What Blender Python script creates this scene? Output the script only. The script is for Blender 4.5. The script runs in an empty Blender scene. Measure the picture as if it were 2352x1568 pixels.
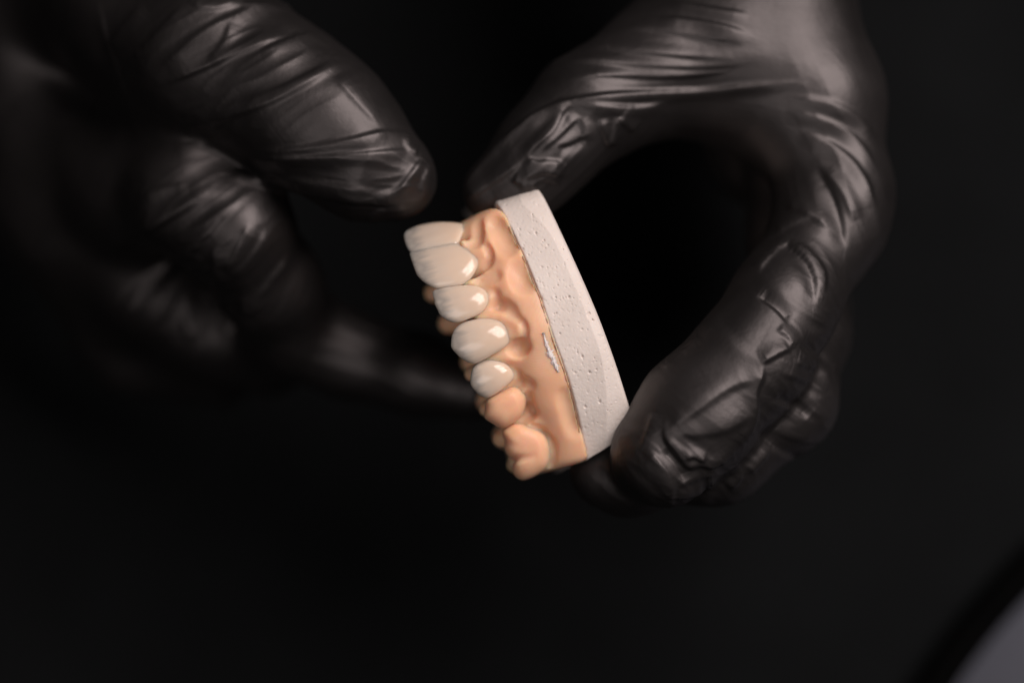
import bpy, bmesh, math, random
import numpy as np
from mathutils import Vector, noise

# ------------------------------------------------------------------ camera, world, light, exposure
scene = bpy.context.scene
S = 0.075                 # millimetres per photo pixel (2352 wide) in the plane of focus
DP = 6000.0               # camera distance in those pixels (0.45 m)
Z0 = 100.0                # height of the plane of focus above the table top, mm
MM = 0.001

def P(px, py, z=0.0):
    """photo pixel (2352 x 1568) at depth z (pixels, + nearer) -> world point in millimetres"""
    k = (1 - z / DP) * S
    return np.array([(px - 1176) * k, -(py - 784) * k, Z0 + z * S])

cam = bpy.data.cameras.new('camera'); cam_o = bpy.data.objects.new('camera', cam)
scene.collection.objects.link(cam_o); scene.camera = cam_o
cam_o.location = (0, 0, (Z0 + DP * S) * MM)
cam.sensor_width = 36; cam.lens = 36 * (DP * S) / (2352 * S)
cam.clip_start = 0.01; cam.clip_end = 20
cam.dof.use_dof = True
cam.dof.focus_distance = (DP + 18) * S * MM
cam.dof.aperture_fstop = 3.5
cam.dof.aperture_blades = 9

world = bpy.data.worlds.new('World'); scene.world = world; world.use_nodes = True
world.node_tree.nodes['Background'].inputs[0].default_value = (0.8, 0.85, 1, 1)
world.node_tree.nodes['Background'].inputs[1].default_value = 0.004

def area_light(name, direction, dist, sx, sy, power, color):
    d = Vector(direction).normalized()
    l = bpy.data.lights.new(name, 'AREA'); l.shape = 'RECTANGLE'; l.size = sx; l.size_y = sy
    l.energy = power; l.color = color
    o = bpy.data.objects.new(name, l); scene.collection.objects.link(o)
    tgt = Vector((0, 0, Z0 * MM))
    o.location = tgt + d * dist
    o.rotation_euler = (-d).to_track_quat('-Z', 'Y').to_euler()
    o['kind'] = 'helper'
    return o
area_light('softbox_light', (0.50, 0.47, 0.73), 0.70, 0.52, 0.42, 6.7, (1.0, 0.905, 0.87))
area_light('fill_light', (-0.25, -0.25, 1.0), 0.9, 0.5, 0.5, 1.7, (1.0, 0.93, 0.90))

vs = scene.view_settings
vs.view_transform = 'Standard'; vs.look = 'None'; vs.gamma = 1; vs.exposure = 0.0
vs.use_curve_mapping = False
scene.cycles.use_denoising = True
scene.cycles.max_bounces = 10

rng = np.random.default_rng(7)
random.seed(7)

# ------------------------------------------------------------------ helpers
def C1(x, y): return (861.3 + x * .4760, 390.5 + y * .4760)
def C2(x, y): return (907.3 + x * .21973, 424.9 + y * .21973)
def C3(x, y): return (1004.9 + x * .25635, 717.8 + y * .25635)
def C4(x, y): return (x * .5859, y * .5859)
def C5(x, y): return (976.2 + x * .4883, y * .4883)
def C6(x, y): return (1263.3 + x * .4577, 516.8 + y * .4577)
def C7(x, y): return (1033.6 + x * .25635, 172.3 + y * .25635)
def C0(x, y): return (x, y)

def link(o, parent=None):
    scene.collection.objects.link(o)
    if parent: o.parent = parent
    return o

def mesh_obj(name, verts_mm, faces, mat, parent=None, smooth=True):
    me = bpy.data.meshes.new(name); v = np.asarray(verts_mm, np.float32) * MM
    if isinstance(faces, np.ndarray):
        me.vertices.add(len(v)); me.vertices.foreach_set('co', v.ravel())
        me.loops.add(faces.size); me.loops.foreach_set('vertex_index', faces.astype(np.int32).ravel())
        me.polygons.add(len(faces)); me.polygons.foreach_set('loop_start', np.arange(0, faces.size, 4, dtype=np.int32))
        me.update(calc_edges=True)
    else:
        me.from_pydata(v.tolist(), [], [list(map(int, f)) for f in faces]); me.update()
    me.validate()
    if smooth: me.polygons.foreach_set('use_smooth', [True] * len(me.polygons))
    me.materials.append(mat)
    return link(bpy.data.objects.new(name, me), parent)

def tag(o, label=None, cat=None, group=None, kind=None):
    if label: o['label'] = label
    if cat: o['category'] = cat
    if group: o['group'] = group
    if kind: o['kind'] = kind
    return o

def empty(name, loc_mm, label, cat):
    o = bpy.data.objects.new(name, None); o.empty_display_size = .01
    link(o); tag(o, label, cat)
    return o                      # kept at the world origin so that child meshes carry world coordinates

def resample(pts, n, closed=False, smooth=2):
    p = np.asarray(pts, float)
    for _ in range(smooth):
        if closed:
            q = np.roll(p, -1, 0); p = np.stack([.75 * p + .25 * q, .25 * p + .75 * q], 1).reshape(-1, p.shape[1])
        else:
            q = np.stack([.75 * p[:-1] + .25 * p[1:], .25 * p[:-1] + .75 * p[1:]], 1).reshape(-1, p.shape[1])
            p = np.vstack([p[:1], q, p[-1:]])
    if closed: p = np.vstack([p, p[:1]])
    s = np.r_[0, np.cumsum(np.linalg.norm(np.diff(p, axis=0), axis=1))]
    t = np.linspace(0, s[-1], n, endpoint=not closed)
    return np.stack([np.interp(t, s, p[:, i]) for i in range(p.shape[1])], 1)

# ---- signed distance modelling
class Field:
    def __init__(self, lo, hi, h):
        self.lo = np.asarray(lo, float); self.h = h
        n = np.ceil((np.asarray(hi) - self.lo) / h).astype(int) + 1
        ax = [(self.lo[i] + h * np.arange(n[i])).astype(np.float32) for i in range(3)]
        self.X, self.Y, self.Z = np.meshgrid(*ax, indexing='ij', sparse=True)
        self.n = n
        self.d = np.full(n, 1e3, np.float32)
    def box(self, a, b, pad):
        lo = np.minimum(a, b) - pad; hi = np.maximum(a, b) + pad
        i0 = np.clip(np.floor((lo - self.lo) / self.h).astype(int), 0, self.n); i1 = np.clip(np.ceil((hi - self.lo) / self.h).astype(int) + 1, 0, self.n)
        return tuple(slice(p, q) for p, q in zip(i0, i1))
    def cone(self, a, b, ra, rb, bx=None):
        """round cone; only inside the index box bx"""
        a = np.asarray(a, np.float32); b = np.asarray(b, np.float32); v = b - a
        L = max(float(v @ v), 1e-6)
        bx = bx or (slice(None),) * 3
        dx, dy, dz = self.X[bx[0]] - a[0], self.Y[:, bx[1]] - a[1], self.Z[:, :, bx[2]] - a[2]
        t = np.clip((dx * v[0] + dy * v[1] + dz * v[2]) / L, 0, 1)
        return np.sqrt((dx - t * v[0]) ** 2 + (dy - t * v[1]) ** 2 + (dz - t * v[2]) ** 2) - (ra + (rb - ra) * t)
    def add(self, a, b, ra, rb, k):
        bx = self.box(a, b, max(ra, rb) + k + 3 * self.h)
        d = self.d[bx]
        if d.size == 0: return
        e = self.cone(a, b, ra, rb, bx)
        hh = np.maximum(k - np.abs(d - e), 0) / k
        self.d[bx] = np.minimum(d, e) - hh * hh * k * .25
    def smax(self, e, k):
        hh = np.maximum(k - np.abs(self.d - e), 0) / k
        self.d = np.maximum(self.d, e) + hh * hh * k * .25
    def carve(self, pts, r, k):
        for i in range(len(pts) - 1):
            bx = self.box(pts[i], pts[i + 1], r + k + 3 * self.h); d = self.d[bx]
            e = -self.cone(pts[i], pts[i + 1], r, r, bx)
            hh = np.maximum(k - np.abs(d - e), 0) / k
            self.d[bx] = np.maximum(d, e) + hh * hh * k * .25
    def chain(self, pts, rads, k):
        for i in range(len(pts) - 1): self.add(pts[i], pts[i + 1], rads[i], rads[i + 1], k)
    def group(self, build, k):
        old = self.d; self.d = np.full(self.n, 1e3, np.float32)
        build()
        e = self.d; hh = np.maximum(k - np.abs(old - e), 0) / k
        self.d = np.minimum(old, e) - hh * hh * k * .25
    def surface(self):
        d = self.d; s = d < 0
        n = np.array(d.shape) - 1
        cnt = np.zeros(n, np.int8); acc = np.zeros((*n, 3), np.float32); num = np.zeros(n, np.float32)
        def sl(o): return tuple(slice(o[i], o[i] + n[i]) for i in range(3))
        for ax in range(3):
            o1, o2 = [i for i in range(3) if i != ax]
            for p in (0, 1):
                for q in (0, 1):
                    A = [0, 0, 0]; A[o1] = p; A[o2] = q; B = list(A); B[ax] = 1
                    da, db = d[sl(A)], d[sl(B)]
                    m = (da < 0) != (db < 0)
                    if not m.any(): continue
                    t = da[m] / (da[m] - db[m])
                    pos = np.zeros((t.size, 3), np.float32); pos[:] = A; pos[:, ax] += t
                    acc[m] += pos; num[m] += 1
        act = num > 0
        idx = np.full(n, -1, np.int64); idx[act] = np.arange(act.sum())
        cells = np.argwhere(act)
        verts = (cells + acc[act] / num[act][:, None]) * self.h + self.lo
        faces = []
        for ax in range(3):
            o1, o2 = (ax + 1) % 3, (ax + 2) % 3
            A = [slice(None)] * 3; B = [slice(None)] * 3
            A[ax] = slice(0, -1); B[ax] = slice(1, None)
            m = s[tuple(A)] != s[tuple(B)]
            e = np.argwhere(m)
            ok = (e[:, o1] > 0) & (e[:, o2] > 0) & (e[:, o1] < n[o1]) & (e[:, o2] < n[o2])
            e = e[ok]
            if not len(e): continue
            flip = s[tuple(e.T)]
            def cid(a, b):
                c = e.copy(); c[:, o1] += a; c[:, o2] += b
                return idx[tuple(c.T)]
            f = np.stack([cid(-1, -1), cid(0, -1), cid(0, 0), cid(-1, 0)], 1)
            f[~flip] = f[~flip][:, ::-1]
            faces.append(f)
        return verts, np.vstack(faces)

def vertex_normals(v, f):
    a, b, c, d = v[f[:, 0]], v[f[:, 1]], v[f[:, 2]], v[f[:, 3]]
    fn = np.cross(c - a, d - b)
    n = np.zeros_like(v)
    for k in range(4):
        for ax in range(3): n[:, ax] += np.bincount(f[:, k], fn[:, ax], len(v))
    return n / np.maximum(np.linalg.norm(n, axis=1, keepdims=True), 1e-9)

def subdivided(v, f, levels=1):
    """Catmull-Clark on a closed quad mesh; returns verts, faces, normals"""
    v = np.asarray(v, float); f = np.asarray(f)
    for _ in range(levels):
        nv, nf = len(v), len(f)
        fp = v[f].mean(1)
        e = np.sort(np.stack([f, np.roll(f, -1, 1)], 2), 2).reshape(-1, 2)
        key = e[:, 0].astype(np.int64) * nv + e[:, 1]
        uk, inv = np.unique(key, return_inverse=True); ne = len(uk)
        ue = np.stack([uk // nv, uk % nv], 1)
        fid = np.repeat(np.arange(nf), 4)
        cnt = np.bincount(inv, minlength=ne)
        fsum = np.stack([np.bincount(inv, fp[fid, k], ne) for k in range(3)], 1)
        mid = v[ue].mean(1)
        ep = .5 * mid + .5 * fsum / cnt[:, None]
        val = np.bincount(ue.ravel(), minlength=nv)[:, None]
        ring = np.stack([np.bincount(ue[:, 0], mid[:, k], nv) + np.bincount(ue[:, 1], mid[:, k], nv) for k in range(3)], 1) / np.maximum(val, 1)
        fcnt = np.bincount(f.ravel(), minlength=nv)[:, None]
        fav = np.stack([np.bincount(f.ravel(), np.repeat(fp[:, k], 4), nv) for k in range(3)], 1) / np.maximum(fcnt, 1)
        vp = (fav + 2 * ring + (val - 3) * v) / np.maximum(val, 3)
        em = inv.reshape(nf, 4) + nv; fm = np.arange(nf) + nv + ne
        f = np.concatenate([np.stack([f[:, k], em[:, k], fm, em[:, k - 1]], 1) for k in range(4)])
        v = np.vstack([vp, ep, fp])
    return v, f, vertex_normals(v, f)

def project(v):
    """world mm -> photo pixels and depth z in pixels"""
    z = (v[:, 2] - Z0) / S
    k = (1 - z / DP) * S
    return v[:, 0] / k + 1176, -v[:, 1] / k + 784, z

def fold_displacement(v, nrm, folds):
    """real folds: photo polylines dropped onto the front of the surface become 3-D curves; the skin is raised along them"""
    x, y, z = project(v)
    front = np.where(nrm[:, 2] > 0.05)[0]
    fx, fy, fz = x[front], y[front], z[front]
    cell = {}
    key = (np.floor(fx / 8).astype(int) * 10000 + np.floor(fy / 8).astype(int))
    order = np.argsort(fz)                       # nearest to the camera written last
    for i in order: cell[key[i]] = i
    disp = np.zeros(len(v))
    for conv, pts, w, amp in folds:
        w, amp = w * 1.05, amp * .95
        p = resample([conv(*q) for q in pts], max(6, int(8 * len(pts))), smooth=2)
        c = []; tt = []
        for j, (a, b) in enumerate(p):
            i = cell.get(int(a // 8) * 10000 + int(b // 8))
            if i is not None: c.append((a, b, fz[i])); tt.append(j / (len(p) - 1))
        if len(c) < 2: continue
        c = np.array(c); tt = np.array(tt)
        zs = c[:, 2].copy()
        for _ in range(3): zs[1:-1] = np.median(np.stack([zs[:-2], zs[1:-1], zs[2:]]), 0)
        c[:, 2] = zs
        lo, hi = c.min(0) - 5 * w, c.max(0) + 5 * w
        m = np.where((x > lo[0]) & (x < hi[0]) & (y > lo[1]) & (y < hi[1]) & (z > lo[2] - 30) & (z < hi[2] + 30))[0]
        if not len(m): continue
        q = np.stack([x[m], y[m], z[m]], 1)
        best = np.full(len(m), 1e9); bt = np.zeros(len(m)); sd = np.zeros(len(m))
        for j in range(len(c) - 1):
            a, b = c[j], c[j + 1]; e = b - a; L = max(e @ e, 1e-6)
            t = np.clip(((q - a) @ e) / L, 0, 1)
            dd = ((q - a - t[:, None] * e) ** 2 * [1, 1, .35]).sum(1)
            u = dd < best
            sd[u] = (e[0] * (q[:, 1] - a[1]) - e[1] * (q[:, 0] - a[0]))[u]
            best[u] = dd[u]; bt[u] = (tt[j] + (tt[j + 1] - tt[j]) * t)[u]
        dd = np.sqrt(best)
        taper = np.clip(np.minimum(bt, 1 - bt) * 5 + .12, 0, 1)
        steep = 1 if (len(pts) + int(pts[0][0])) % 2 else -1        # cloth folds fall off steeply on one side only
        ws = np.where(sd * steep > 0, .75 * w, 2.3 * w)
        prof = np.exp(-(dd / ws) ** 2)
        disp[m] += amp * taper * prof
    return disp * S

# ------------------------------------------------------------------ materials
def new_mat(name):
    m = bpy.data.materials.new(name); m.use_nodes = True
    nt = m.node_tree; b = nt.nodes['Principled BSDF']
    return m, nt, b
def nd(nt, t, **kw):
    n = nt.nodes.new(t)
    for k, v in kw.items():
        if k.startswith('i_'): n.inputs[k[2:].replace('_', ' ')].default_value = v
        else: setattr(n, k, v)
    return n
def ramp(nt, stops):
    r = nt.nodes.new('ShaderNodeValToRGB'); e = r.color_ramp.elements
    while len(e) < len(stops): e.new(.5)
    for el, (p, c) in zip(e, stops):
        el.position = p; el.color = c if len(c) == 4 else (*c, 1)
    return r

def glove_material():
    m, nt, b = new_mat('black_nitrile'); L = nt.links.new
    tc = nd(nt, 'ShaderNodeTexCoord')
    n1 = nd(nt, 'ShaderNodeTexNoise', i_Scale=900.0, i_Detail=4.0)
    n2 = nd(nt, 'ShaderNodeTexNoise', i_Scale=60.0, i_Detail=5.0, i_Roughness=.6)
    L(tc.outputs['Object'], n1.inputs['Vector']); L(tc.outputs['Object'], n2.inputs['Vector'])
    r = ramp(nt, [(.3, (.42,) * 3), (.75, (.52,) * 3)]); L(n2.outputs['Fac'], r.inputs[0])
    L(r.outputs[0], b.inputs['Roughness'])
    c = ramp(nt, [(.3, (.006, .0055, .0055)), (.8, (.010, .009, .009))]); L(n2.outputs['Fac'], c.inputs[0])
    L(c.outputs[0], b.inputs['Base Color'])
    b.inputs['Specular Tint'].default_value = (1, .9, .9, 1)
    b.inputs['Specular IOR Level'].default_value = .62
    bp = nd(nt, 'ShaderNodeBump', i_Strength=.12, i_Distance=.0003); L(n1.outputs['Fac'], bp.inputs['Height'])
    bp2 = nd(nt, 'ShaderNodeBump', i_Strength=.12, i_Distance=.0015); L(n2.outputs['Fac'], bp2.inputs['Height'])
    L(bp.outputs[0], bp2.inputs['Normal']); L(bp2.outputs[0], b.inputs['Normal'])
    return m

def resin_material(name, scale, radius):
    m, nt, b = new_mat(name); L = nt.links.new
    tc = nd(nt, 'ShaderNodeTexCoord')
    n = nd(nt, 'ShaderNodeTexNoise', i_Scale=90.0, i_Detail=3.0); L(tc.outputs['Object'], n.inputs['Vector'])
    c = ramp(nt, [(.3, (.75, .43, .275)), (.7, (.78, .475, .315))]); L(n.outputs['Fac'], c.inputs[0])
    L(c.outputs[0], b.inputs['Base Color'])
    b.inputs['Subsurface Weight'].default_value = 1.0
    b.inputs['Subsurface Radius'].default_value = radius
    b.inputs['Subsurface Scale'].default_value = scale
    b.inputs['Roughness'].default_value = .42
    b.inputs['Specular IOR Level'].default_value = .3
    # printing layers
    mp = nd(nt, 'ShaderNodeMapping'); mp.inputs['Rotation'].default_value = (0.35, .25, .35)
    L(tc.outputs['Object'], mp.inputs[0])
    w = nd(nt, 'ShaderNodeTexWave', i_Scale=1400.0, i_Distortion=.6, i_Detail=1.0); w.bands_direction = 'Z'
    L(mp.outputs[0], w.inputs['Vector'])
    n2 = nd(nt, 'ShaderNodeTexNoise', i_Scale=700.0, i_Detail=4.0); L(tc.outputs['Object'], n2.inputs['Vector'])
    bp = nd(nt, 'ShaderNodeBump', i_Strength=.10, i_Distance=.00008); L(w.outputs['Fac'], bp.inputs['Height'])
    bp2 = nd(nt, 'ShaderNodeBump', i_Strength=.18, i_Distance=.0002); L(n2.outputs['Fac'], bp2.inputs['Height'])
    L(bp.outputs[0], bp2.inputs['Normal']); L(bp2.outputs[0], b.inputs['Normal'])
    return m

def ceramic_material():
    m, nt, b = new_mat('translucent_veneer_ceramic'); L = nt.links.new
    a = nd(nt, 'ShaderNodeAttribute', attribute_name='incisal')
    s = nd(nt, 'ShaderNodeAttribute', attribute_name='streak')
    nz = nd(nt, 'ShaderNodeTexNoise', i_Scale=1.0, i_Detail=3.0, i_Roughness=.55); L(s.outputs['Vector'], nz.inputs['Vector'])
    ad = nd(nt, 'ShaderNodeMath', operation='MULTIPLY_ADD'); ad.inputs[1].default_value = .55; ad.inputs[2].default_value = -.28
    L(nz.outputs['Fac'], ad.inputs[0])
    pw = nd(nt, 'ShaderNodeMath', operation='POWER'); L(a.outputs['Fac'], pw.inputs[0]); pw.inputs[1].default_value = 1.6
    sm = nd(nt, 'ShaderNodeMath', operation='MULTIPLY_ADD'); L(ad.outputs[0], sm.inputs[0]); L(pw.outputs[0], sm.inputs[1]); L(a.outputs['Fac'], sm.inputs[2])
    c = ramp(nt, [(.0, (.68, .515, .395)), (.45, (.66, .53, .43)), (.68, (.60, .50, .42)), (.87, (.36, .325, .295)), (1.0, (.47, .42, .375))])
    L(sm.outputs[0], c.inputs[0]); L(c.outputs[0], b.inputs['Base Color'])
    b.inputs['Subsurface Weight'].default_value = 1.0
    b.inputs['Subsurface Radius'].default_value = (1.0, .85, .7)
    b.inputs['Subsurface Scale'].default_value = .0024
    b.inputs['Roughness'].default_value = .11
    b.inputs['Specular IOR Level'].default_value = .5
    tc = nd(nt, 'ShaderNodeTexCoord')
    n2 = nd(nt, 'ShaderNodeTexNoise', i_Scale=420.0, i_Detail=4.0); L(tc.outputs['Object'], n2.inputs['Vector'])
    bp = nd(nt, 'ShaderNodeBump', i_Strength=.05, i_Distance=.0004); L(n2.outputs['Fac'], bp.inputs['Height'])
    L(bp.outputs[0], b.inputs['Normal'])
    return m

def plaster_material():
    m, nt, b = new_mat('pale_pink_plaster'); L = nt.links.new
    tc = nd(nt, 'ShaderNodeTexCoord')
    n = nd(nt, 'ShaderNodeTexNoise', i_Scale=120.0, i_Detail=6.0, i_Roughness=.6); L(tc.outputs['Object'], n.inputs['Vector'])
    c = ramp(nt, [(.3, (.62, .545, .50)), (.7, (.70, .62, .575))]); L(n.outputs['Fac'], c.inputs[0])
    L(c.outputs[0], b.inputs['Base Color'])
    b.inputs['Roughness'].default_value = .75
    b.inputs['Subsurface Weight'].default_value = .15
    b.inputs['Subsurface Radius'].default_value = (1, .7, .5); b.inputs['Subsurface Scale'].default_value = .0006
    v = nd(nt, 'ShaderNodeTexVoronoi', i_Scale=900.0); L(tc.outputs['Object'], v.inputs['Vector'])
    r = ramp(nt, [(.08, (0, 0, 0)), (.22, (1, 1, 1))]); L(v.outputs['Distance'], r.inputs[0])
    n2 = nd(nt, 'ShaderNodeTexNoise', i_Scale=1600.0, i_Detail=4.0); L(tc.outputs['Object'], n2.inputs['Vector'])
    bp = nd(nt, 'ShaderNodeBump', i_Strength=.6, i_Distance=.00015); L(n2.outputs['Fac'], bp.inputs['Height'])
    bp2 = nd(nt, 'ShaderNodeBump', i_Strength=.5, i_Distance=.0001); L(r.outputs[0], bp2.inputs['Height'])
    L(bp.outputs[0], bp2.inputs['Normal']); L(bp2.outputs[0], b.inputs['Normal'])
    return m

def plain_mat(name, col, rough, spec=.5, scale=80.0, var=.15, bump=0):
    m, nt, b = new_mat(name); L = nt.links.new
    tc = nd(nt, 'ShaderNodeTexCoord')
    n = nd(nt, 'ShaderNodeTexNoise', i_Scale=scale, i_Detail=5.0); L(tc.outputs['Object'], n.inputs['Vector'])
    c = ramp(nt, [(.3, tuple(x * (1 - var) for x in col)), (.7, tuple(x * (1 + var) for x in col))])
    L(n.outputs['Fac'], c.inputs[0]); L(c.outputs[0], b.inputs['Base Color'])
    b.inputs['Roughness'].default_value = rough; b.inputs['Specular IOR Level'].default_value = spec
    if bump:
        bp = nd(nt, 'ShaderNodeBump', i_Strength=bump, i_Distance=.0004); L(n.outputs['Fac'], bp.inputs['Height']); L(bp.outputs[0], b.inputs['Normal'])
    return m

def glue_material():
    m, nt, b = new_mat('dried_clear_glue'); L = nt.links.new
    b.inputs['Base Color'].default_value = (.82, .80, .79, 1)
    b.inputs['Roughness'].default_value = .22
    b.inputs['Transmission Weight'].default_value = .3
    b.inputs['IOR'].default_value = 1.4
    tc = nd(nt, 'ShaderNodeTexCoord')
    n = nd(nt, 'ShaderNodeTexNoise', i_Scale=1500.0, i_Detail=3.0); L(tc.outputs['Object'], n.inputs['Vector'])
    bp = nd(nt, 'ShaderNodeBump', i_Strength=.8, i_Distance=.0003); L(n.outputs['Fac'], bp.inputs['Height']); L(bp.outputs[0], b.inputs['Normal'])
    return m

GLOVE = glove_material(); RESIN = resin_material('peach_printed_resin', .0030, (1.0, .42, .2)); TOOTH_RESIN = resin_material('peach_printed_resin_dense', .0030, (1.0, .42, .2)); CERAMIC = ceramic_material(); PLASTER = plaster_material()
TABLE = plain_mat('matt_black_table', (.0052, .0056, .0060), .85, .03, 25.0)
RIM = plain_mat('black_rim', (.0015, .0015, .0015), .8, .02)
TRAY = plain_mat('grey_tray', (.078, .080, .098), .6, .3, 30.0)
GLUE = glue_material()
SEAM = plain_mat('amber_glue_line', (.34, .17, .10), .35, .5, 500.0, .5, .6)

# ------------------------------------------------------------------ the setting
def rounded_slab(name, x0, x1, y0, y1, z0, z1, mat):
    bm = bmesh.new(); bmesh.ops.create_cube(bm, size=1)
    for v in bm.verts:
        v.co = ((x0 + x1) / 2 + v.co.x * (x1 - x0), (y0 + y1) / 2 + v.co.y * (y1 - y0), (z0 + z1) / 2 + v.co.z * (z1 - z0))
    bmesh.ops.bevel(bm, geom=bm.edges[:], offset=.006, segments=3, affect='EDGES')
    me = bpy.data.meshes.new(name); bm.to_mesh(me); bm.free(); me.materials.append(mat)
    return link(bpy.data.objects.new(name, me))
tag(rounded_slab('tabletop', -.9, .9, -.6, .6, -.03, 0, TABLE), 'matt black tabletop lying below both gloved hands', kind='structure')

def lathe(name, prof, center, mat, parent, n=160):
    vs_, fs = [], []
    for i in range(n):
        a = 2 * math.pi * i / n
        for r, z in prof: vs_.append((center[0] + r * math.cos(a), center[1] + r * math.sin(a), z))
    k = len(prof)
    for i in range(n):
        for j in range(k - 1):
            a, b = i * k + j, ((i + 1) % n) * k + j
            fs.append((a, b, b + 1, a + 1))
    if prof[0][0] < 1e-6 or prof[-1][0] < 1e-6: pass
    return mesh_obj(name, vs_, fs, mat, parent)
def build_tray():
    t = empty('round_tray', None, 'round grey tray with a black rim, cut off at the lower right corner', 'tray')
    zt = (10 - Z0) / S
    e1 = P(2352, 1352, zt); e2 = P(2178, 1568, zt); R = 150.0
    mid = (e1 + e2) / 2; ch = e2 - e1; h = math.sqrt(R * R - (np.linalg.norm(ch[:2]) / 2) ** 2)
    nrm = np.array([-ch[1], ch[0]]) / np.linalg.norm(ch[:2])
    if nrm[0] < 0: nrm = -nrm
    c = mid[:2] + nrm * h
    lathe('plate', [(.001, 5), (R * .5, 5), (R * .98, 5), (R * .98, 2), (R * .5, 1.5), (.001, 1.5)], c, TRAY, t)
    lathe('rim', [(R * .975, 3), (R - .4, 9.2), (R, 10), (R + 2, 10), (R + 4, 8), (R + 5, 4), (R + 4, .4), (R + 1, .3), (R * .975, 3)], c, RIM, t)
build_tray()

# ------------------------------------------------------------------ the dental model
model = empty('dental_model', None, 'peach resin dental model with white veneers on a pale plaster base', 'dental model')
O = np.array([-.93, .32, .17])          # occlusal direction in photo pixels (x, y down, z near)

TEETH = {
 'B': (C2, [(90,535),(105,490),(160,455),(250,420),(380,394),(500,385),(620,390),(700,402),(730,430),(716,490),(690,550),(668,610),(620,660),(450,670),(300,690),(170,720),(118,640)], -105, 1.15, 26),
 'A': (C2, [(150,705),(158,735),(172,785),(180,800),(186,825),(196,850),(204,880),(215,905),(228,940),(250,965),(300,1015),(360,1055),(425,1082),(520,1080),(620,1064),(735,1037),(800,972),(845,900),(870,830),(873,760),(855,700),(820,660),(770,630),(700,610),(600,603),(500,608),(400,625),(300,650),(200,688)], -48, .50, 30),
 'L': (C2, [(391,1125),(405,1098),(450,1082),(520,1066),(600,1056),(700,1046),(780,1045),(850,1055),(910,1075),(950,1105),(975,1145),(983,1190),(971,1240),(945,1290),(910,1330),(850,1365),(780,1395),(720,1420),(660,1438),(600,1437),(540,1415),(490,1380),(457,1340),(450,1312),(436,1290),(424,1262),(409,1232),(416,1215),(400,1180)], -12, .18, 28),
 'C': (C3, [(120,290),(122,240),(135,180),(165,130),(220,90),(300,65),(400,50),(480,52),(550,68),(600,95),(640,140),(662,190),(656,240),(630,285),(580,330),(500,375),(420,420),(370,445),(325,460),(270,445),(205,408),(180,380),(150,350),(123,315)], 0, .04, 36),
 'P': (C3, [(293,600),(300,540),(315,490),(345,455),(400,425),(470,410),(530,415),(590,440),(640,480),(675,520),(693,560),(685,590),(650,630),(600,675),(550,715),(500,745),(450,767),(410,760),(365,735),(340,705),(305,665),(292,630)], -20, -.12, 32),
 'Q': (C3, [(415,930),(425,870),(430,800),(450,772),(520,730),(600,690),(680,660),(740,676),(785,712),(804,760),(796,810),(780,870),(745,935),(690,985),(620,1025),(570,1037),(530,1020),(480,985),(430,955)], -46, -.20, 36),
 'M': (C3, [(578,1070),(590,1042),(680,990),(760,996),(850,1020),(920,1048),(975,1090),(1004,1140),(1018,1200),(1016,1260),(1003,1330),(980,1380),(940,1422),(860,1472),(800,1495),(760,1502),(712,1482),(677,1440),(668,1400),(674,1360),(690,1322),(640,1297),(607,1250),(597,1210),(604,1170),(594,1130),(580,1095)], -80, -.24, 42),
}
AX = np.array([-.955, .295])            # incisal direction in the picture plane
MD = np.array([.295, .955])             # along the arch, downwards

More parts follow.
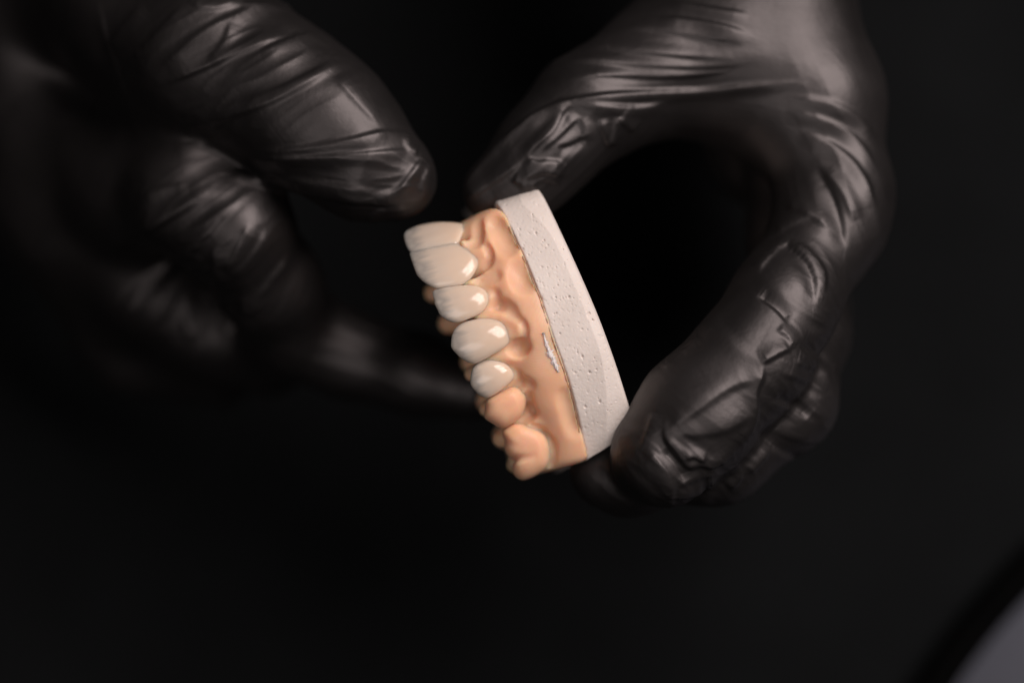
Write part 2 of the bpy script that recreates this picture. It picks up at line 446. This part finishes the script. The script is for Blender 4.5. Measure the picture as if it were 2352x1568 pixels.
def inflate(key, front_p=3.4, back=70):
    conv, pts, z0, slope, D = TEETH[key]
    out = resample([conv(*p) for p in pts], 128, closed=True, smooth=2)
    cen = (out.max(0) + out.min(0)) / 2
    if key == 'M': cen = cen + np.array([6, -4])
    rel = out - cen
    al = rel @ AX; a0, a1 = al.min(), al.max()
    md_half = np.abs(rel @ MD).max()
    NR = 26
    kk = np.arange(-16, 17); g = np.exp(-(kk / 6.0) ** 2); g /= g.sum()
    if key == 'M': g = np.exp(-(kk / 2.2) ** 2); g /= g.sum()
    soft = sum(w * np.roll(rel, int(q), 0) for q, w in zip(kk, g))
    verts, att = [], []
    def put(x, y, z):
        verts.append(P(x, y, z))
        r = np.array([x, y]) - cen
        att.append(((r @ AX - a0) / (a1 - a0), (r @ MD)))
    def shade(r, xy, side):
        rr = xy - cen; t = (rr @ AX - a0) / (a1 - a0); m = rr @ MD
        zc = z0 - D * .55 + slope * m
        if key not in 'QM':
            # veneer: a gently barrelled shell, edges rounded over only near the rim
            bow = z0 + slope * m - .5 * D * (m / md_half) ** 2 - ((.42 * D * ((.5 - t) / .5) ** 2) if t < .5 else .2 * D * ((t - .5) / .5) ** 2)
            bow += (1.0 if key in 'AB' else .5) * math.cos(m / md_half * 2.6 * math.pi) * t * (1 - r)
            if side > 0: return bow + 10 * ((1 - r ** 7) ** .5 - 1)
            return bow - 10 - back * (.12 + .75 * (1 - t)) * (1 - r ** 3) ** .5
        # labial face leans back towards the incisal edge and towards the neck
        lean = -5 * max(0, t - .55) ** 1.3 * 2.2 + (-6 * max(0, .25 - t) * 4)
        if side > 0:
            dome = D * ((1 - r ** 2.6) ** .85 if key not in 'QM' else (1 - r ** front_p) ** .5)
            if key in 'QM':
                if key == 'M':        # buccal groove running in from the notch between both cusps
                    g0, g1 = np.array(C3(680, 1322)), np.array(C3(860, 1285)); ge = g1 - g0
                    gt = min(max(float((xy - g0) @ ge / (ge @ ge)), 0), 1); gd = np.linalg.norm(xy - g0 - gt * ge)
                    dome -= 9 * (1 - .75 * gt) * math.exp(-(gd / 8) ** 2)
            elif key in 'AB':
                dome += 2.2 * math.cos(m / md_half * 2.6 * math.pi) * (1 - r) * t
            else:
                dome += 1.2 * math.cos(m / md_half * 2 * math.pi) * (1 - r)
            return zc + lean + dome
        th = back * (.22 + .78 * (1 - t)) if key not in 'QM' else back
        return zc + lean - th * (1 - r ** 3) ** .5
    put(*cen, shade(0, cen, 1))
    for i in range(1, NR + 1):
        r = math.sin(math.pi / 2 * i / NR)
        for q in soft + (rel - soft) * r ** 5:
            xy = cen + q * r; put(*xy, shade(r, xy, 1))
    for i in range(1, NR // 2):
        r = math.cos(math.pi / 2 * i / (NR // 2))
        for q in rel:
            xy = cen + q * r; put(*xy, shade(r, xy, -1))
    put(*cen, shade(0, cen, -1))
    n = len(rel); rings = NR + NR // 2 - 1
    f = [(0, 1 + (j + 1) % n, 1 + j) for j in range(n)]
    for i in range(rings - 1):
        for j in range(n):
            a = 1 + i * n; f.append((a + j, a + (j + 1) % n, a + n + (j + 1) % n, a + n + j))
    last = 1 + rings * n
    f += [(last, 1 + (rings - 1) * n + j, 1 + (rings - 1) * n + (j + 1) % n) for j in range(n)]
    return np.array(verts), f, np.array(att)

def tooth(key, name, mat, label=None):
    v, f, a = inflate(key)
    o = mesh_obj(name, v, f, mat, model)
    bm = bmesh.new(); bm.from_mesh(o.data); bmesh.ops.recalc_face_normals(bm, faces=bm.faces[:]); bm.to_mesh(o.data); bm.free()
    o.data.polygons.foreach_set('use_smooth', [True] * len(o.data.polygons))
    at = o.data.attributes.new('incisal', 'FLOAT', 'POINT'); at.data.foreach_set('value', a[:, 0].astype(np.float32))
    st = o.data.attributes.new('streak', 'FLOAT_VECTOR', 'POINT')
    off = ord(key) * 3.7
    st.data.foreach_set('vector', np.stack([a[:, 0] * 1.2 + off, a[:, 1] / 12.0, np.zeros(len(a))], 1).astype(np.float32).ravel())
    if label: o['label'] = label
    return o
tooth('B', 'veneer', CERAMIC, 'far central incisor veneer turned away')
tooth('A', 'veneer', CERAMIC, 'large near central incisor veneer')
tooth('L', 'veneer', CERAMIC, 'lateral incisor veneer with grey incisal edge')
tooth('C', 'veneer', CERAMIC, 'pointed canine veneer')
tooth('P', 'veneer', CERAMIC, 'smallest veneer on the premolar')
tooth('Q', 'premolar', TOOTH_RESIN)
tooth('M', 'molar', TOOTH_RESIN)

# --- plaster base
BORD = [(1136,462,-170),(1145,475,-100),(1175,530,-62),(1216,619,-26),(1244,693,-6),(1266,767,-2),(1292,838,-10),(1314,905,-28),(1332,985,-62),(1345,1057,-110)]
EDGE = [(1222,430,-175),(1240,437,-120),(1262,478,-84),(1294,545,-56),(1334,632,-30),(1372,720,-16),(1400,795,-20),(1423,862,-34),(1440,918,-55),(1462,985,-110)]
def border_curve(n): return resample(BORD, n, smooth=3)
def build_plaster():
    n = 300
    L = border_curve(n); R = resample(EDGE, n, smooth=3)
    m = 62
    rows = np.zeros((n, m, 3))
    for j in range(m):
        t = j / (m - 1)
        rows[:, j] = L * (1 - t) + R * t
        # front face stands proud of the straight line between both rims, then falls away over the trimmed facet
        s = np.linspace(0, 1, n)
        facet = .80 - .28 * np.exp(-((s - .10) / .10) ** 2) - .42 * np.clip((s - .66) / .34, 0, 1) ** 1.4
        up = np.where(t < facet, t / facet, 1 - (t - facet) / (1 - facet) * 1.0)
        rows[:, j, 2] += 11 * up
    # soften the rims
    e = np.minimum(np.arange(m), np.arange(m)[::-1])
    rows[:, :, 2] -= (7 * np.exp(-(e / 1.6) ** 2))[None, :]
    # pits (air bubbles) and small bumps
    disp = np.zeros((n, m))
    xy = rows[:, :, :2]
    for _ in range(260):
        i, j = int(np.clip(rng.normal(.48, .27), .02, .98) * n), rng.integers(4, m - 3); i = min(max(i, 4), n - 5)
        r = rng.choice([1.1, 1.5, 2.0, 2.6], p=[.48, .34, .13, .05]); c = xy[i, j]
        d = np.linalg.norm(xy - c, axis=2)
        disp += (-1.7 if rng.random() < .8 else .6) * r * 1.3 * np.exp(-(d / r) ** 4)
    for _ in range(40):
        i = rng.integers(8, n - 8); c = xy[i, 0]
        d = np.linalg.norm(xy - c, axis=2); disp -= rng.uniform(1, 3) * np.exp(-(d / rng.uniform(2, 6)) ** 2)
    rows[:, :, 2] += disp
    # saw marks near the lower end
    s = np.linspace(0, 1, n)[:, None]
    rows[:, :, 2] += .5 * np.sin(xy[:, :, 0] * .5 + xy[:, :, 1] * 1.1) * np.clip((s - .78) * 6, 0, 1) * np.clip((np.arange(m)[None] / m - .45) * 4, 0, 1)
    back = np.array([-.16, .055, -.985])
    V = [P(*p) for p in rows.reshape(-1, 3)]
    idx = lambda i, j: i * m + j
    F = [(idx(i, j), idx(i + 1, j), idx(i + 1, j + 1), idx(i, j + 1)) for i in range(n - 1) for j in range(m - 1)]
    # the block behind the visible face
    depth = 430
    def add(p): V.append(P(*p)); return len(V) - 1
    Lb, Rb = [], []
    for i in range(0, n):
        d = depth - (L[i, 2] + 175) * .0
        t = i / (n - 1)
        shrink = 26 * math.sin(math.pi * t)
        Lb.append(add(rows[i, 0] + back * d + np.array([0, 0, 0])))
        Rb.append(add(rows[i, -1] + back * d))
    for i in range(n - 1):
        F.append((idx(i, 0), Lb[i], Lb[i + 1], idx(i + 1, 0)))
        F.append((idx(i, m - 1), idx(i + 1, m - 1), Rb[i + 1], Rb[i]))
        F.append((Lb[i], Rb[i], Rb[i + 1], Lb[i + 1]))
    F.append([idx(0, j) for j in range(m)] + [Rb[0], Lb[0]])
    F.append([idx(n - 1, j) for j in range(m)][::-1] + [Lb[-1], Rb[-1]])
    o = mesh_obj('plaster_base', V, F, PLASTER, model)
    bm = bmesh.new(); bm.from_mesh(o.data); bmesh.ops.recalc_face_normals(bm, faces=bm.faces[:]); bm.to_mesh(o.data); bm.free()
    o.data.polygons.foreach_set('use_smooth', [True] * len(o.data.polygons))
    m_ = o.modifiers.new('split', 'EDGE_SPLIT'); m_.split_angle = math.radians(60)
build_plaster()

# --- resin jaw (gums, roots and prepared stumps in one printed piece)
def build_jaw():
    lo = P(1400, 1130, -560); hi = P(930, 430, 40)
    lo3 = np.minimum(lo, hi) - 3; hi3 = np.maximum(lo, hi) + 3
    F = Field(lo3, hi3, .30)
    B = border_curve(14)
    px = lambda p, z=0: P(p[0], p[1], (p[2] if len(p) > 2 else 0) + z)
    # gum body along the border and towards the necks of the teeth
    F.chain([px(b + O * 14, -70) for b in B], [62 * S] * len(B), 2.0)
    neck = {'B': (1068,528,-112), 'A': (1100,598,-58), 'L': (1124,687,-22), 'C': (1176,764,-10), 'P': (1184,860,-30), 'Q': (1210,918,-55), 'M': (1262,1035,-92)}
    def bnear(y): return np.array([np.interp(y, B[:, 1], B[:, i]) for i in range(3)])
    mids = []
    for k in 'BALCPQM':
        c = np.array(neck[k], float); b = bnear(c[1] - 25); mids.append(c * .5 + b * .5)
    F.chain([px(q, -58) for q in mids], [50 * S] * 7, 3.0)
    for k, w in zip('BALCPQM', (30, 40, 34, 38, 33, 33, 42)):
        c = np.array(neck[k], float); b = bnear(c[1] - 28)
        st = c + O * (60 if k in 'QM' else 50)
        end = c * .45 + b * .55
        F.add(px(st, -48), px(end, -52), w * S, w * .86 * S, 1.3)
    # cores of the prepared teeth behind the veneers
    for k, w, ln, zf in (('B', 22, 100, -146), ('A', 38, 112, -88), ('L', 30, 92, -46), ('C', 30, 92, -42), ('P', 25, 66, -58)):
        c = np.array(neck[k], float); a = c + np.array([-.955, .295, 0]) * 20; b = c + np.array([-.955, .295, 0]) * (ln - w * .5)
        a[2] = zf - w; b[2] = zf - w * .62
        F.add(P(*a), P(*b), w * S, w * .6 * S, .8)
    # palate side and deep body
    F.chain([px(b + O * 45, -190) for b in B], [115 * S] * len(B), 4.0)
    F.chain([px(b + O * 40, -380) for b in B[1:]], [100 * S] * (len(B) - 1), 4.0)
    F.chain([px(b + O * 85, -370) for b in B[2:]], [72 * S] * (len(B) - 2), 4.0)
    # palatal cusps and the teeth of the opposite side
    for tip, base, r0, r1 in [((1084,858,-150),(1180,836,-150),34,19), ((1118,938,-170),(1210,908,-170),36,20), ((1152,1006,-190),(1240,980,-190),40,23),
                              ((1182,1066,-200),(1255,1040,-190),38,20), ((996,672,-345),(1110,634,-345),58,24), ((1030,742,-365),(1140,706,-365),58,26), ((1082,830,-380),(1180,796,-380),58,26), ((1120,920,-390),(1215,890,-390),62,28), ((1160,1000,-400),(1245,972,-400),64,30),
                              ((972,560,-310),(1085,528,-310),54,18)]:
        F.add(P(*base), P(*tip), r0 * S, r1 * S, 1.0)
    # papillae between the teeth
    for tip, base in [(C2(700,600)+(-78,), (1090,568,-82)), (C2(740,1035)+(-48,), (1128,640,-45)), (C3(380,60)+(-36,), (1168,722,-36)), (C3(430,440)+(-40,), (1180,816,-42)),
                      (C3(640,670)+(-62,), (1205,885,-58)), (C3(690,985)+(-86,), (1225,975,-80))]:
        F.add(P(*base), P(*tip), 17 * S, 7 * S, 1.6)
    # hollows and grooves, sunk to a given depth below the printed surface
    zax = F.Z.ravel()
    def surf(x, y):
        z = -60.0
        for _ in range(3):
            w = P(x, y, z); i, j = ((w[:2] - F.lo[:2]) / F.h).round().astype(int)
            col = np.where(F.d[i, j] < 0)[0]
            if not len(col): return z
            z = (zax[col[-1]] - Z0) / S
        return z
    def carve(conv, pts, r, depth, k=.8):
        p = resample([conv(*q) for q in pts], max(5, len(pts) * 3), smooth=2)
        zs = [surf(*q) for q in p]
        depth *= .6
        F.carve([P(x, y, z + r - depth) for (x, y), z in zip(p, zs)], r * S, k)
    carve(C3, [(690,30),(745,75),(782,125),(788,195),(757,265),(712,318)], 7, 9, .45)
    carve(C3, [(690,325),(735,320),(770,300)], 14, 12, .9)
    carve(C3, [(640,690),(700,655),(760,635),(820,655)], 12, 12, .8)
    carve(C3, [(700,990),(760,945),(810,915),(845,885)], 12, 13, .8)
    carve(C3, [(805,720),(812,790),(830,850),(852,900)], 9, 8, .6)
    carve(C3, [(840,1020),(900,1038),(965,1080),(1022,1150),(1042,1230),(1036,1300),(1012,1390)], 7, 8, .5)
    carve(C3, [(700,540),(735,570),(745,620)], 8, 7, .5)
    carve(C2, [(1050,935),(990,955),(930,985),(870,1010)], 12, 11, .8)
    carve(C2, [(1040,1130),(1060,1200),(1040,1245)], 9, 6, .6)
    carve(C2, [(1060,1250),(1140,1262),(1190,1300),(1220,1340)], 12, 10, .8)
    carve(C2, [(850,420),(862,500),(850,590),(790,600)], 11, 10, .8)
    carve(C2, [(950,640),(985,710),(980,790),(950,840)], 8, 8, .6)
    carve(C2, [(1030,380),(1055,420)], 14, 9, 1.2)
    carve(C2, [(1290,850),(1315,930),(1360,1010)], 22, 4, 1.6)
    carve(C2, [(1120,500),(1150,560),(1180,620)], 20, 4, 1.6)
    carve(C3, [(1150,750),(1190,860),(1215,980),(1250,1080)], 18, 3, 1.2)
    # prepared stumps swelling out just above the veneers' necks
    for k, w, zf in (('B', 24, -122), ('A', 36, -76), ('L', 28, -34), ('C', 30, -26), ('P', 26, -46)):
        c = np.array(neck[k], float); r = w * .8
        F.add(P(c[0] - 20, c[1] + 7, zf - r), P(c[0] + 10 - r * .35, c[1] - 2, zf - r), w * S, r * S, .7)
    # cut flat where the plaster begins
    A, M_, Z = px(B[1]), px(B[6]), px(B[12])
    nrm = np.cross(M_ - A, Z - A); nrm /= np.linalg.norm(nrm)
    ow = np.array([O[0], -O[1], O[2]])
    if nrm @ ow < 0: nrm = -nrm
    nrm = ow / np.linalg.norm(ow) if nrm @ ow < .8 else nrm
    pl = -((F.X - M_[0]) * nrm[0] + (F.Y - M_[1]) * nrm[1] + (F.Z - M_[2]) * nrm[2]) - .3
    F.smax(pl.astype(np.float32), .3)
    def cut(p, q, out, k):
        """flat end of the model through photo points p and q"""
        A = P(*p); Bq = P(*q); e = Bq - A; n_ = np.array([-e[1], e[0], 0.0]); n_ /= np.linalg.norm(n_)
        if n_ @ np.array([out[0], -out[1], out[2]]) < 0: n_ = -n_
        n_ = n_ + np.array([0, 0, out[2]]); n_ /= np.linalg.norm(n_)
        F.smax(((F.X - A[0]) * n_[0] + (F.Y - A[1]) * n_[1] + (F.Z - A[2]) * n_[2]).astype(np.float32), k)
    cut((1205, 1103, -90), (1345, 1060, -90), (.3, .95, 0), 1.2)
    cut((1062, 506, -130), (1140, 468, -130), (-.4, -.9, 0), 3.5)
    v, f = F.surface()
    for _ in range(6):                                   # relax the printed surface
        e = np.vstack([f[:, [0, 1]], f[:, [1, 2]], f[:, [2, 3]], f[:, [3, 0]]]); cnt = np.bincount(e.ravel(), minlength=len(v))[:, None]
        v = .5 * v + .5 * np.stack([np.bincount(e[:, 0], v[e[:, 1], k], len(v)) + np.bincount(e[:, 1], v[e[:, 0], k], len(v)) for k in range(3)], 1) / cnt
    v, f, nn = subdivided(v, f, 1)
    o = mesh_obj('jaw', v, f, RESIN, model)
    o['label'] = 'peach translucent resin gums with prepared tooth stumps'
    return v, nn
jv, jn = build_jaw()

# --- amber glue line along the border and the dried smear of glue
def build_seam():
    L = resample(BORD, 220, smooth=3)[14:]
    V, F = [], []; k = 8
    for i, p in enumerate(L):
        r = 1.3 + 1.5 * noise.noise(Vector((i * .21, 3, 1))) + .8 * noise.noise(Vector((i * .9, 1, 1)))
        r = max(r, .3)
        c = p + O * (1.5 + 1.5 * noise.noise(Vector((i * .13, 7, 2)))) + np.array([0, 0, 1.0])
        for j in range(k):
            a = 2 * math.pi * j / k
            V.append(P(c[0] + O[0] * -r * math.cos(a), c[1] - .32 * r * math.cos(a), c[2] + r * math.sin(a)))
    n = len(L)
    for i in range(n - 1):
        for j in range(k):
            F.append((i * k + j, i * k + (j + 1) % k, (i + 1) * k + (j + 1) % k, (i + 1) * k + j))
    F.append(list(range(k))[::-1]); F.append([(n - 1) * k + j for j in range(k)])
    mesh_obj('glue_line', V, F, SEAM, model)
build_seam()

def surf_z(x, y, vx, vy, vz):
    d = (vx - x) ** 2 + (vy - y) ** 2
    m = d < 25
    return vz[m].max() if m.any() else -40
def build_smear():
    vx, vy, vz = project(jv)
    cl = resample([C3(*p) for p in [(950,185),(965,250),(985,310),(1010,370),(1040,430),(1060,490),(1085,535)]], 46, smooth=2)
    wd = np.interp(np.linspace(0, 1, 46), [0, .15, .4, .6, .85, 1], [1, 3.5, 7, 8, 6, 1])
    V, F = [], []; m = 13
    for i, c in enumerate(cl):
        t = cl[min(i + 1, 45)] - cl[max(i - 1, 0)]; t /= np.linalg.norm(t); q = np.array([-t[1], t[0]])
        for j in range(m):
            u = j / (m - 1) * 2 - 1
            w = wd[i] * (.6 + 1.8 * abs(noise.noise(Vector((i * .45, 5 if u < 0 else 9, 0)))))
            p = c + q * u * w
            z = surf_z(p[0], p[1], vx, vy, vz)
            h = 6.5 * (1 - u * u) * (.5 + .9 * abs(noise.noise(Vector((p[0] * .22, p[1] * .13, 4))))) - 1.2
            V.append(P(p[0], p[1], z + h))
    for i in range(45):
        for j in range(m - 1): F.append((i * m + j, i * m + j + 1, (i + 1) * m + j + 1, (i + 1) * m + j))
    o = mesh_obj('glue_smear', V, F, GLUE, model)
    s = o.modifiers.new('solid', 'SOLIDIFY'); s.thickness = .0003; s.offset = -1
build_smear()

# ------------------------------------------------------------------ the gloved hands
def hand(name, label, lo, hi, build, folds, seed, h=.55, zones=()):
    lo, hi = np.minimum(lo, hi), np.maximum(lo, hi)
    F = Field(lo, hi, h)
    build(F)
    v, f = F.surface()
    v, f, nn = subdivided(v, f, 1)
    d = fold_displacement(v, nn, folds)
    x, y, z = project(v)
    # fine stretch wrinkles whose run follows each region's pull
    for cx, cy, rx, ry, ang, freq, amp in zones:
        g = np.exp(-((x - cx) / rx) ** 2 - ((y - cy) / ry) ** 2)
        m = np.where(g > .03)[0]
        ca, sa = math.cos(math.radians(ang)), math.sin(math.radians(ang))
        u = x[m] * ca + y[m] * sa; w = -x[m] * sa + y[m] * ca
        q = np.array([noise.noise(Vector((a * freq * .06, b * freq * .8, c * freq * .5 + seed))) for a, b, c in zip(u, w, z[m])])
        d[m] += amp * S * g[m] * (1 - 2 * np.abs(q)) 
    on_ = np.where(nn[:, 2] > -.3)[0]
    big = np.zeros(len(v)); big[on_] = np.array([noise.noise(Vector((a * .009, b * .009, c * .009 + seed))) for a, b, c in zip(x[on_], y[on_], z[on_])])
    d += 4.5 * S * big
    v = v + nn * d[:, None]
    o = mesh_obj(name, v, f, GLOVE)
    tag(o, label, 'hand', 'hands in black gloves')
    return o

def right_build(F):
    def ch(pts, k): F.chain([P(*p[:3]) for p in pts], [p[3] * S for p in pts], k)
    def main():
        # forearm, palm and back of the hand
        ch([(1560,-900,-560,330),(1620,-420,-520,300),(1690,-80,-450,240)], 6)
        ch([(1650,-250,-560,260),(1740,60,-640,200),(1760,330,-800,170)], 8)
        # index finger
        ch([(1760,-60,-400,190),(1868,230,-370,158),(1918,440,-320,128),(1905,520,-280,122),(1800,700,-160,118),(1720,830,-110,126),(1605,950,-86,130),(1522,1046,-76,122)], 5)
        # thumb
        ch([(1760,30,-430,200),(1640,100,-390,172),(1490,175,-330,140),(1350,250,-280,124),(1255,345,-245,106),(1195,412,-235,88),(1125,442,-235,66)], 5)
        # web between thumb and index finger
        ch([(1600,130,-395,150),(1720,165,-392,158),(1830,240,-385,150)], 9)
    F.group(main, .5)
    # middle finger
    F.group(lambda: ch([(1800,60,-640,170),(1842,560,-520,122),(1838,760,-400,110),(1800,915,-250,118),(1650,1035,-215,116),(1440,1086,-200,88),(1375,1082,-200,70)], 5), 1.6)
    # ring and little finger follow behind it
    F.group(lambda: ch([(1770,60,-820,165),(1846,540,-740,118),(1842,740,-620,106),(1780,880,-470,104),(1640,985,-420,98),(1490,1035,-410,76)], 5), 1.6)
    F.group(lambda: ch([(1740,60,-960,150),(1830,500,-920,104),(1820,680,-800,94),(1760,800,-660,90),(1640,880,-610,80)], 5), 1.6)

RF = [
 (C5, [(1750,390),(1500,405),(1300,430),(1150,432),(900,445),(750,465),(620,490),(500,560),(400,640),(300,730),(190,880)], 8, 10),
 (C5, [(1500,300),(1300,312),(1150,312),(900,300),(700,285),(560,305)], 8, 6),
 (C5, [(1450,275),(1100,255),(850,225),(700,228)], 8, 6),
 (C5, [(1500,200),(1250,165),(1050,130),(900,140)], 8, 5),
 (C5, [(1520,75),(1300,40),(1150,5)], 8, 6), (C5, [(1520,165),(1350,112),(1100,85)], 8, 6),
 (C5, [(1420,335),(1150,365),(900,352),(680,372)], 7, 6),
 (C7, [(1090,260),(1000,330),(960,430),(900,520),(760,640),(680,740)], 9, 8),
 (C7, [(680,740),(760,795),(900,780),(1010,800)], 8, 7),
 (C7, [(1160,360),(1060,450),(950,560),(800,680)], 8, 6),
 (C7, [(1220,560),(1100,640),(960,660)], 7, -5), (C7, [(1160,380),(1220,480),(1190,580)], 7, 5),
 (C7, [(1480,370),(1475,500),(1420,640)], 8, 7), (C7, [(1340,400),(1380,520),(1420,640)], 8, 7),
 (C7, [(1020,915),(900,860),(760,875),(640,930)], 8, 8), (C7, [(1000,980),(880,920),(760,950),(700,1040)], 8, 6),
 (C7, [(560,930),(660,980),(680,1050)], 8, 5), (C7, [(1160,280),(1400,288),(1700,300),(1950,240)], 9, 8),
 (C7, [(900,240),(760,330),(560,520),(380,700),(200,900),(60,1050)], 12, 6), (C7, [(640,780),(460,900),(300,1010),(130,1130)], 11, 7),
 (C7, [(1500,380),(1580,440),(1650,510)], 9, 6),
 (C5, [(1700,460),(1900,480),(2050,560),(2130,680)], 11, 5), (C5, [(1700,520),(1930,580),(2050,680),(2120,800)], 10, 5),
 (C5, [(1760,620),(1950,700),(2060,830),(2110,980)], 11, 7), (C5, [(1840,800),(1920,920),(1960,1060),(1970,1170)], 11, -8),
 (C5, [(1870,790),(1970,900),(2020,1040)], 10, 6), (C5, [(1680,960),(1800,1000),(1900,1070)], 9, 6), (C5, [(1650,1100),(1730,1040),(1830,1010)], 9, 5),
 (C6, [(1040,350),(1150,420),(1200,490)], 8, -7), (C6, [(1030,240),(1100,150),(1200,60)], 9, 6), (C6, [(1200,80),(1300,130),(1380,230),(1370,340)], 9, 6),
 (C6, [(1160,80),(1280,170),(1330,280),(1320,400)], 9, -6), (C6, [(1060,690),(1130,650),(1210,610)], 8, 8), (C6, [(1140,520),(1200,560),(1210,620)], 8, 6),
 (C6, [(1060,690),(1062,760),(1025,830),(1032,900),(1020,1000),(960,1110)], 10, 8),
 (C6, [(1050,760),(900,800),(740,920),(580,1020)], 16, 7), (C6, [(1010,940),(880,1030),(740,1050),(600,1030)], 14, 5),
 (C6, [(575,1010),(590,1080),(650,1160),(700,1222),(745,1190),(795,1212),(860,1190),(930,1130)], 9, 9),
 (C6, [(480,1120),(545,1180),(610,1280),(612,1400)], 10, 9), (C6, [(560,1130),(640,1210),(680,1290)], 9, -7), (C6, [(680,1170),(720,1150),(780,1180)], 7, 7),
 (C6, [(800,1210),(805,1330),(740,1400)], 9, 7), (C6, [(640,1310),(720,1280),(800,1250)], 8, 5), (C6, [(620,1360),(700,1370),(780,1330)], 8, 5),
 (C6, [(520,940),(500,1030),(460,1130)], 13, 5), (C6, [(560,720),(640,640),(760,560)], 16, 4), (C6, [(820,420),(950,560),(1100,640)], 22, -5),
 (C6, [(1120,870),(1230,910),(1300,970)], 9, -9), (C6, [(1220,680),(1330,715),(1420,770)], 10, 6), (C6, [(1250,600),(1380,670),(1440,740)], 10, -6),
 (C6, [(1170,740),(1280,780),(1400,850)], 10, 5), (C6, [(1040,1040),(1150,1130),(1270,1195)], 9, -8), (C6, [(1000,1250),(1050,1190),(1100,1130)], 9, 7), (C6, [(900,1330),(960,1270),(940,1200)], 9, 6),
 (C6, [(1110,1000),(1180,1060),(1330,1090)], 12, 5),
]
hand('gloved_hand', 'black gloved hand on the right, finger and thumb gripping the plaster base', P(900,1330,120), P(2350,-1150,-1400), right_build, RF, 3.3,
     zones=[(1500,120,330,140,4,.028,2.2),(1950,420,160,260,65,.03,2.2),(1880,850,140,200,35,.05,2.5),(1250,400,160,120,-45,.05,2.0),(1560,1060,200,150,40,.05,2.0)])

def left_build(F):
    def ch(pts, k): F.chain([P(*p[:3]) for p in pts], [p[3] * S for p in pts], k)
    def main():
        # forearm and palm
        ch([(-700,-560,-1000,330),(-250,-220,-960,310),(100,20,-900,280)], 8)
        ch([(100,20,-900,260),(130,280,-880,230),(220,450,-800,170)], 8)
        # thumb
        ch([(200,-90,-760,260),(350,30,-500,225),(490,125,-320,188),(660,225,-250,158),(760,300,-220,150),(852,386,-200,114),(918,412,-198,84)], 6)
        ch([(440,190,-430,150),(400,360,-520,140)], 8)
    F.group(main, .5)
    # index finger curled behind
    F.group(lambda: ch([(180,330,-780,190),(320,420,-580,165),(440,450,-370,134),(545,520,-335,122),(622,655,-480,114),(680,760,-620,106),(800,815,-640,98),(950,860,-600,90),(1085,895,-560,78)], 5), 5)
    # middle and ring finger
    F.group(lambda: ch([(160,480,-800,160),(350,660,-780,130),(480,745,-800,122),(620,810,-800,110)], 6), 9)
    F.group(lambda: ch([(140,520,-860,150),(300,790,-1000,120),(500,850,-1000,100)], 6), 9)
LF = [
 (C4, [(1335,240),(1200,325),(1060,398),(900,452),(700,525)], 12, 8), (C4, [(1300,225),(1160,305),(1000,370),(860,410)], 9, -5),
 (C4, [(1130,130),(1000,180),(850,240),(640,330)], 10, 7), (C4, [(1240,120),(1130,160),(1020,210)], 9, 4),
 (C4, [(1600,520),(1500,520),(1350,560),(1150,590),(1000,602)], 10, 7), (C4, [(1625,590),(1450,605),(1200,622),(960,620)], 9, 7),
 (C4, [(1600,520),(1590,570),(1640,610)], 8, 6), (C4, [(1665,610),(1600,700),(1560,750),(1470,765)], 9, 8), (C4, [(1690,640),(1650,720),(1660,780)], 9, 6),
 (C4, [(900,690),(1100,735),(1300,775),(1500,798),(1650,780)], 11, 8), (C4, [(880,680),(1050,690),(1250,720),(1480,750)], 10, 6),
 (C4, [(1310,300),(1400,400),(1490,492)], 11, 5), (C4, [(1450,900),(1440,870),(1480,825),(1600,800)], 9, 6), (C4, [(1200,830),(1330,860),(1440,900)], 12, 4),
 (C4, [(940,12),(1000,18),(1100,14),(1200,22)], 9, 7), (C4, [(720,30),(600,150),(500,270)], 12, 6), (C4, [(1000,30),(800,120),(640,260)], 11, 6),
 (C4, [(910,90),(880,180),(820,240)], 10, 4), (C4, [(740,0),(800,40),(940,10)], 9, 6), (C4, [(560,20),(480,120),(420,200)], 12, 5),
 (C4, [(385,0),(410,120),(440,210),(490,360),(560,560)], 6, 2.5), (C4, [(860,540),(780,570),(680,580)], 12, 4),
 (C4, [(820,745),(650,860),(500,950),(390,1020)], 11, 7), (C4, [(930,790),(830,890),(750,985),(600,1130)], 12, 8), (C4, [(870,745),(720,830),(560,910),(420,1000)], 10, 5),
 (C4, [(740,725),(640,740),(550,770)], 10, 5), (C4, [(1135,1000),(1090,1060),(1020,1150),(965,1240)], 10, 9), (C4, [(980,880),(920,1000),(880,1080)], 11, 6),
 (C4, [(1050,900),(1000,1000),(900,1090)], 10, 5), (C4, [(840,970),(850,1080),(800,1180)], 11, 6), (C4, [(780,1000),(700,1120),(620,1260)], 11, 6), (C4, [(690,1000),(560,1130),(470,1240)], 11, 6),
 (C4, [(860,1120),(860,1240),(900,1330)], 11, 6), (C4, [(960,1130),(940,1250),(980,1400)], 11, 6), (C4, [(740,1160),(720,1260),(760,1340)], 11, 5),
]
hand('gloved_hand', 'black gloved hand on the left, thumb above fingers curled behind the teeth', P(-1000,1120,60), P(1200,-950,-1250), left_build, LF, 8.1,
     zones=[(440,520,200,170,-35,.04,2.5),(500,720,180,140,-65,.045,3.0),(560,150,250,170,-30,.045,2.0),(850,420,150,100,5,.05,2.0),(880,820,250,110,20,.04,2.0)])
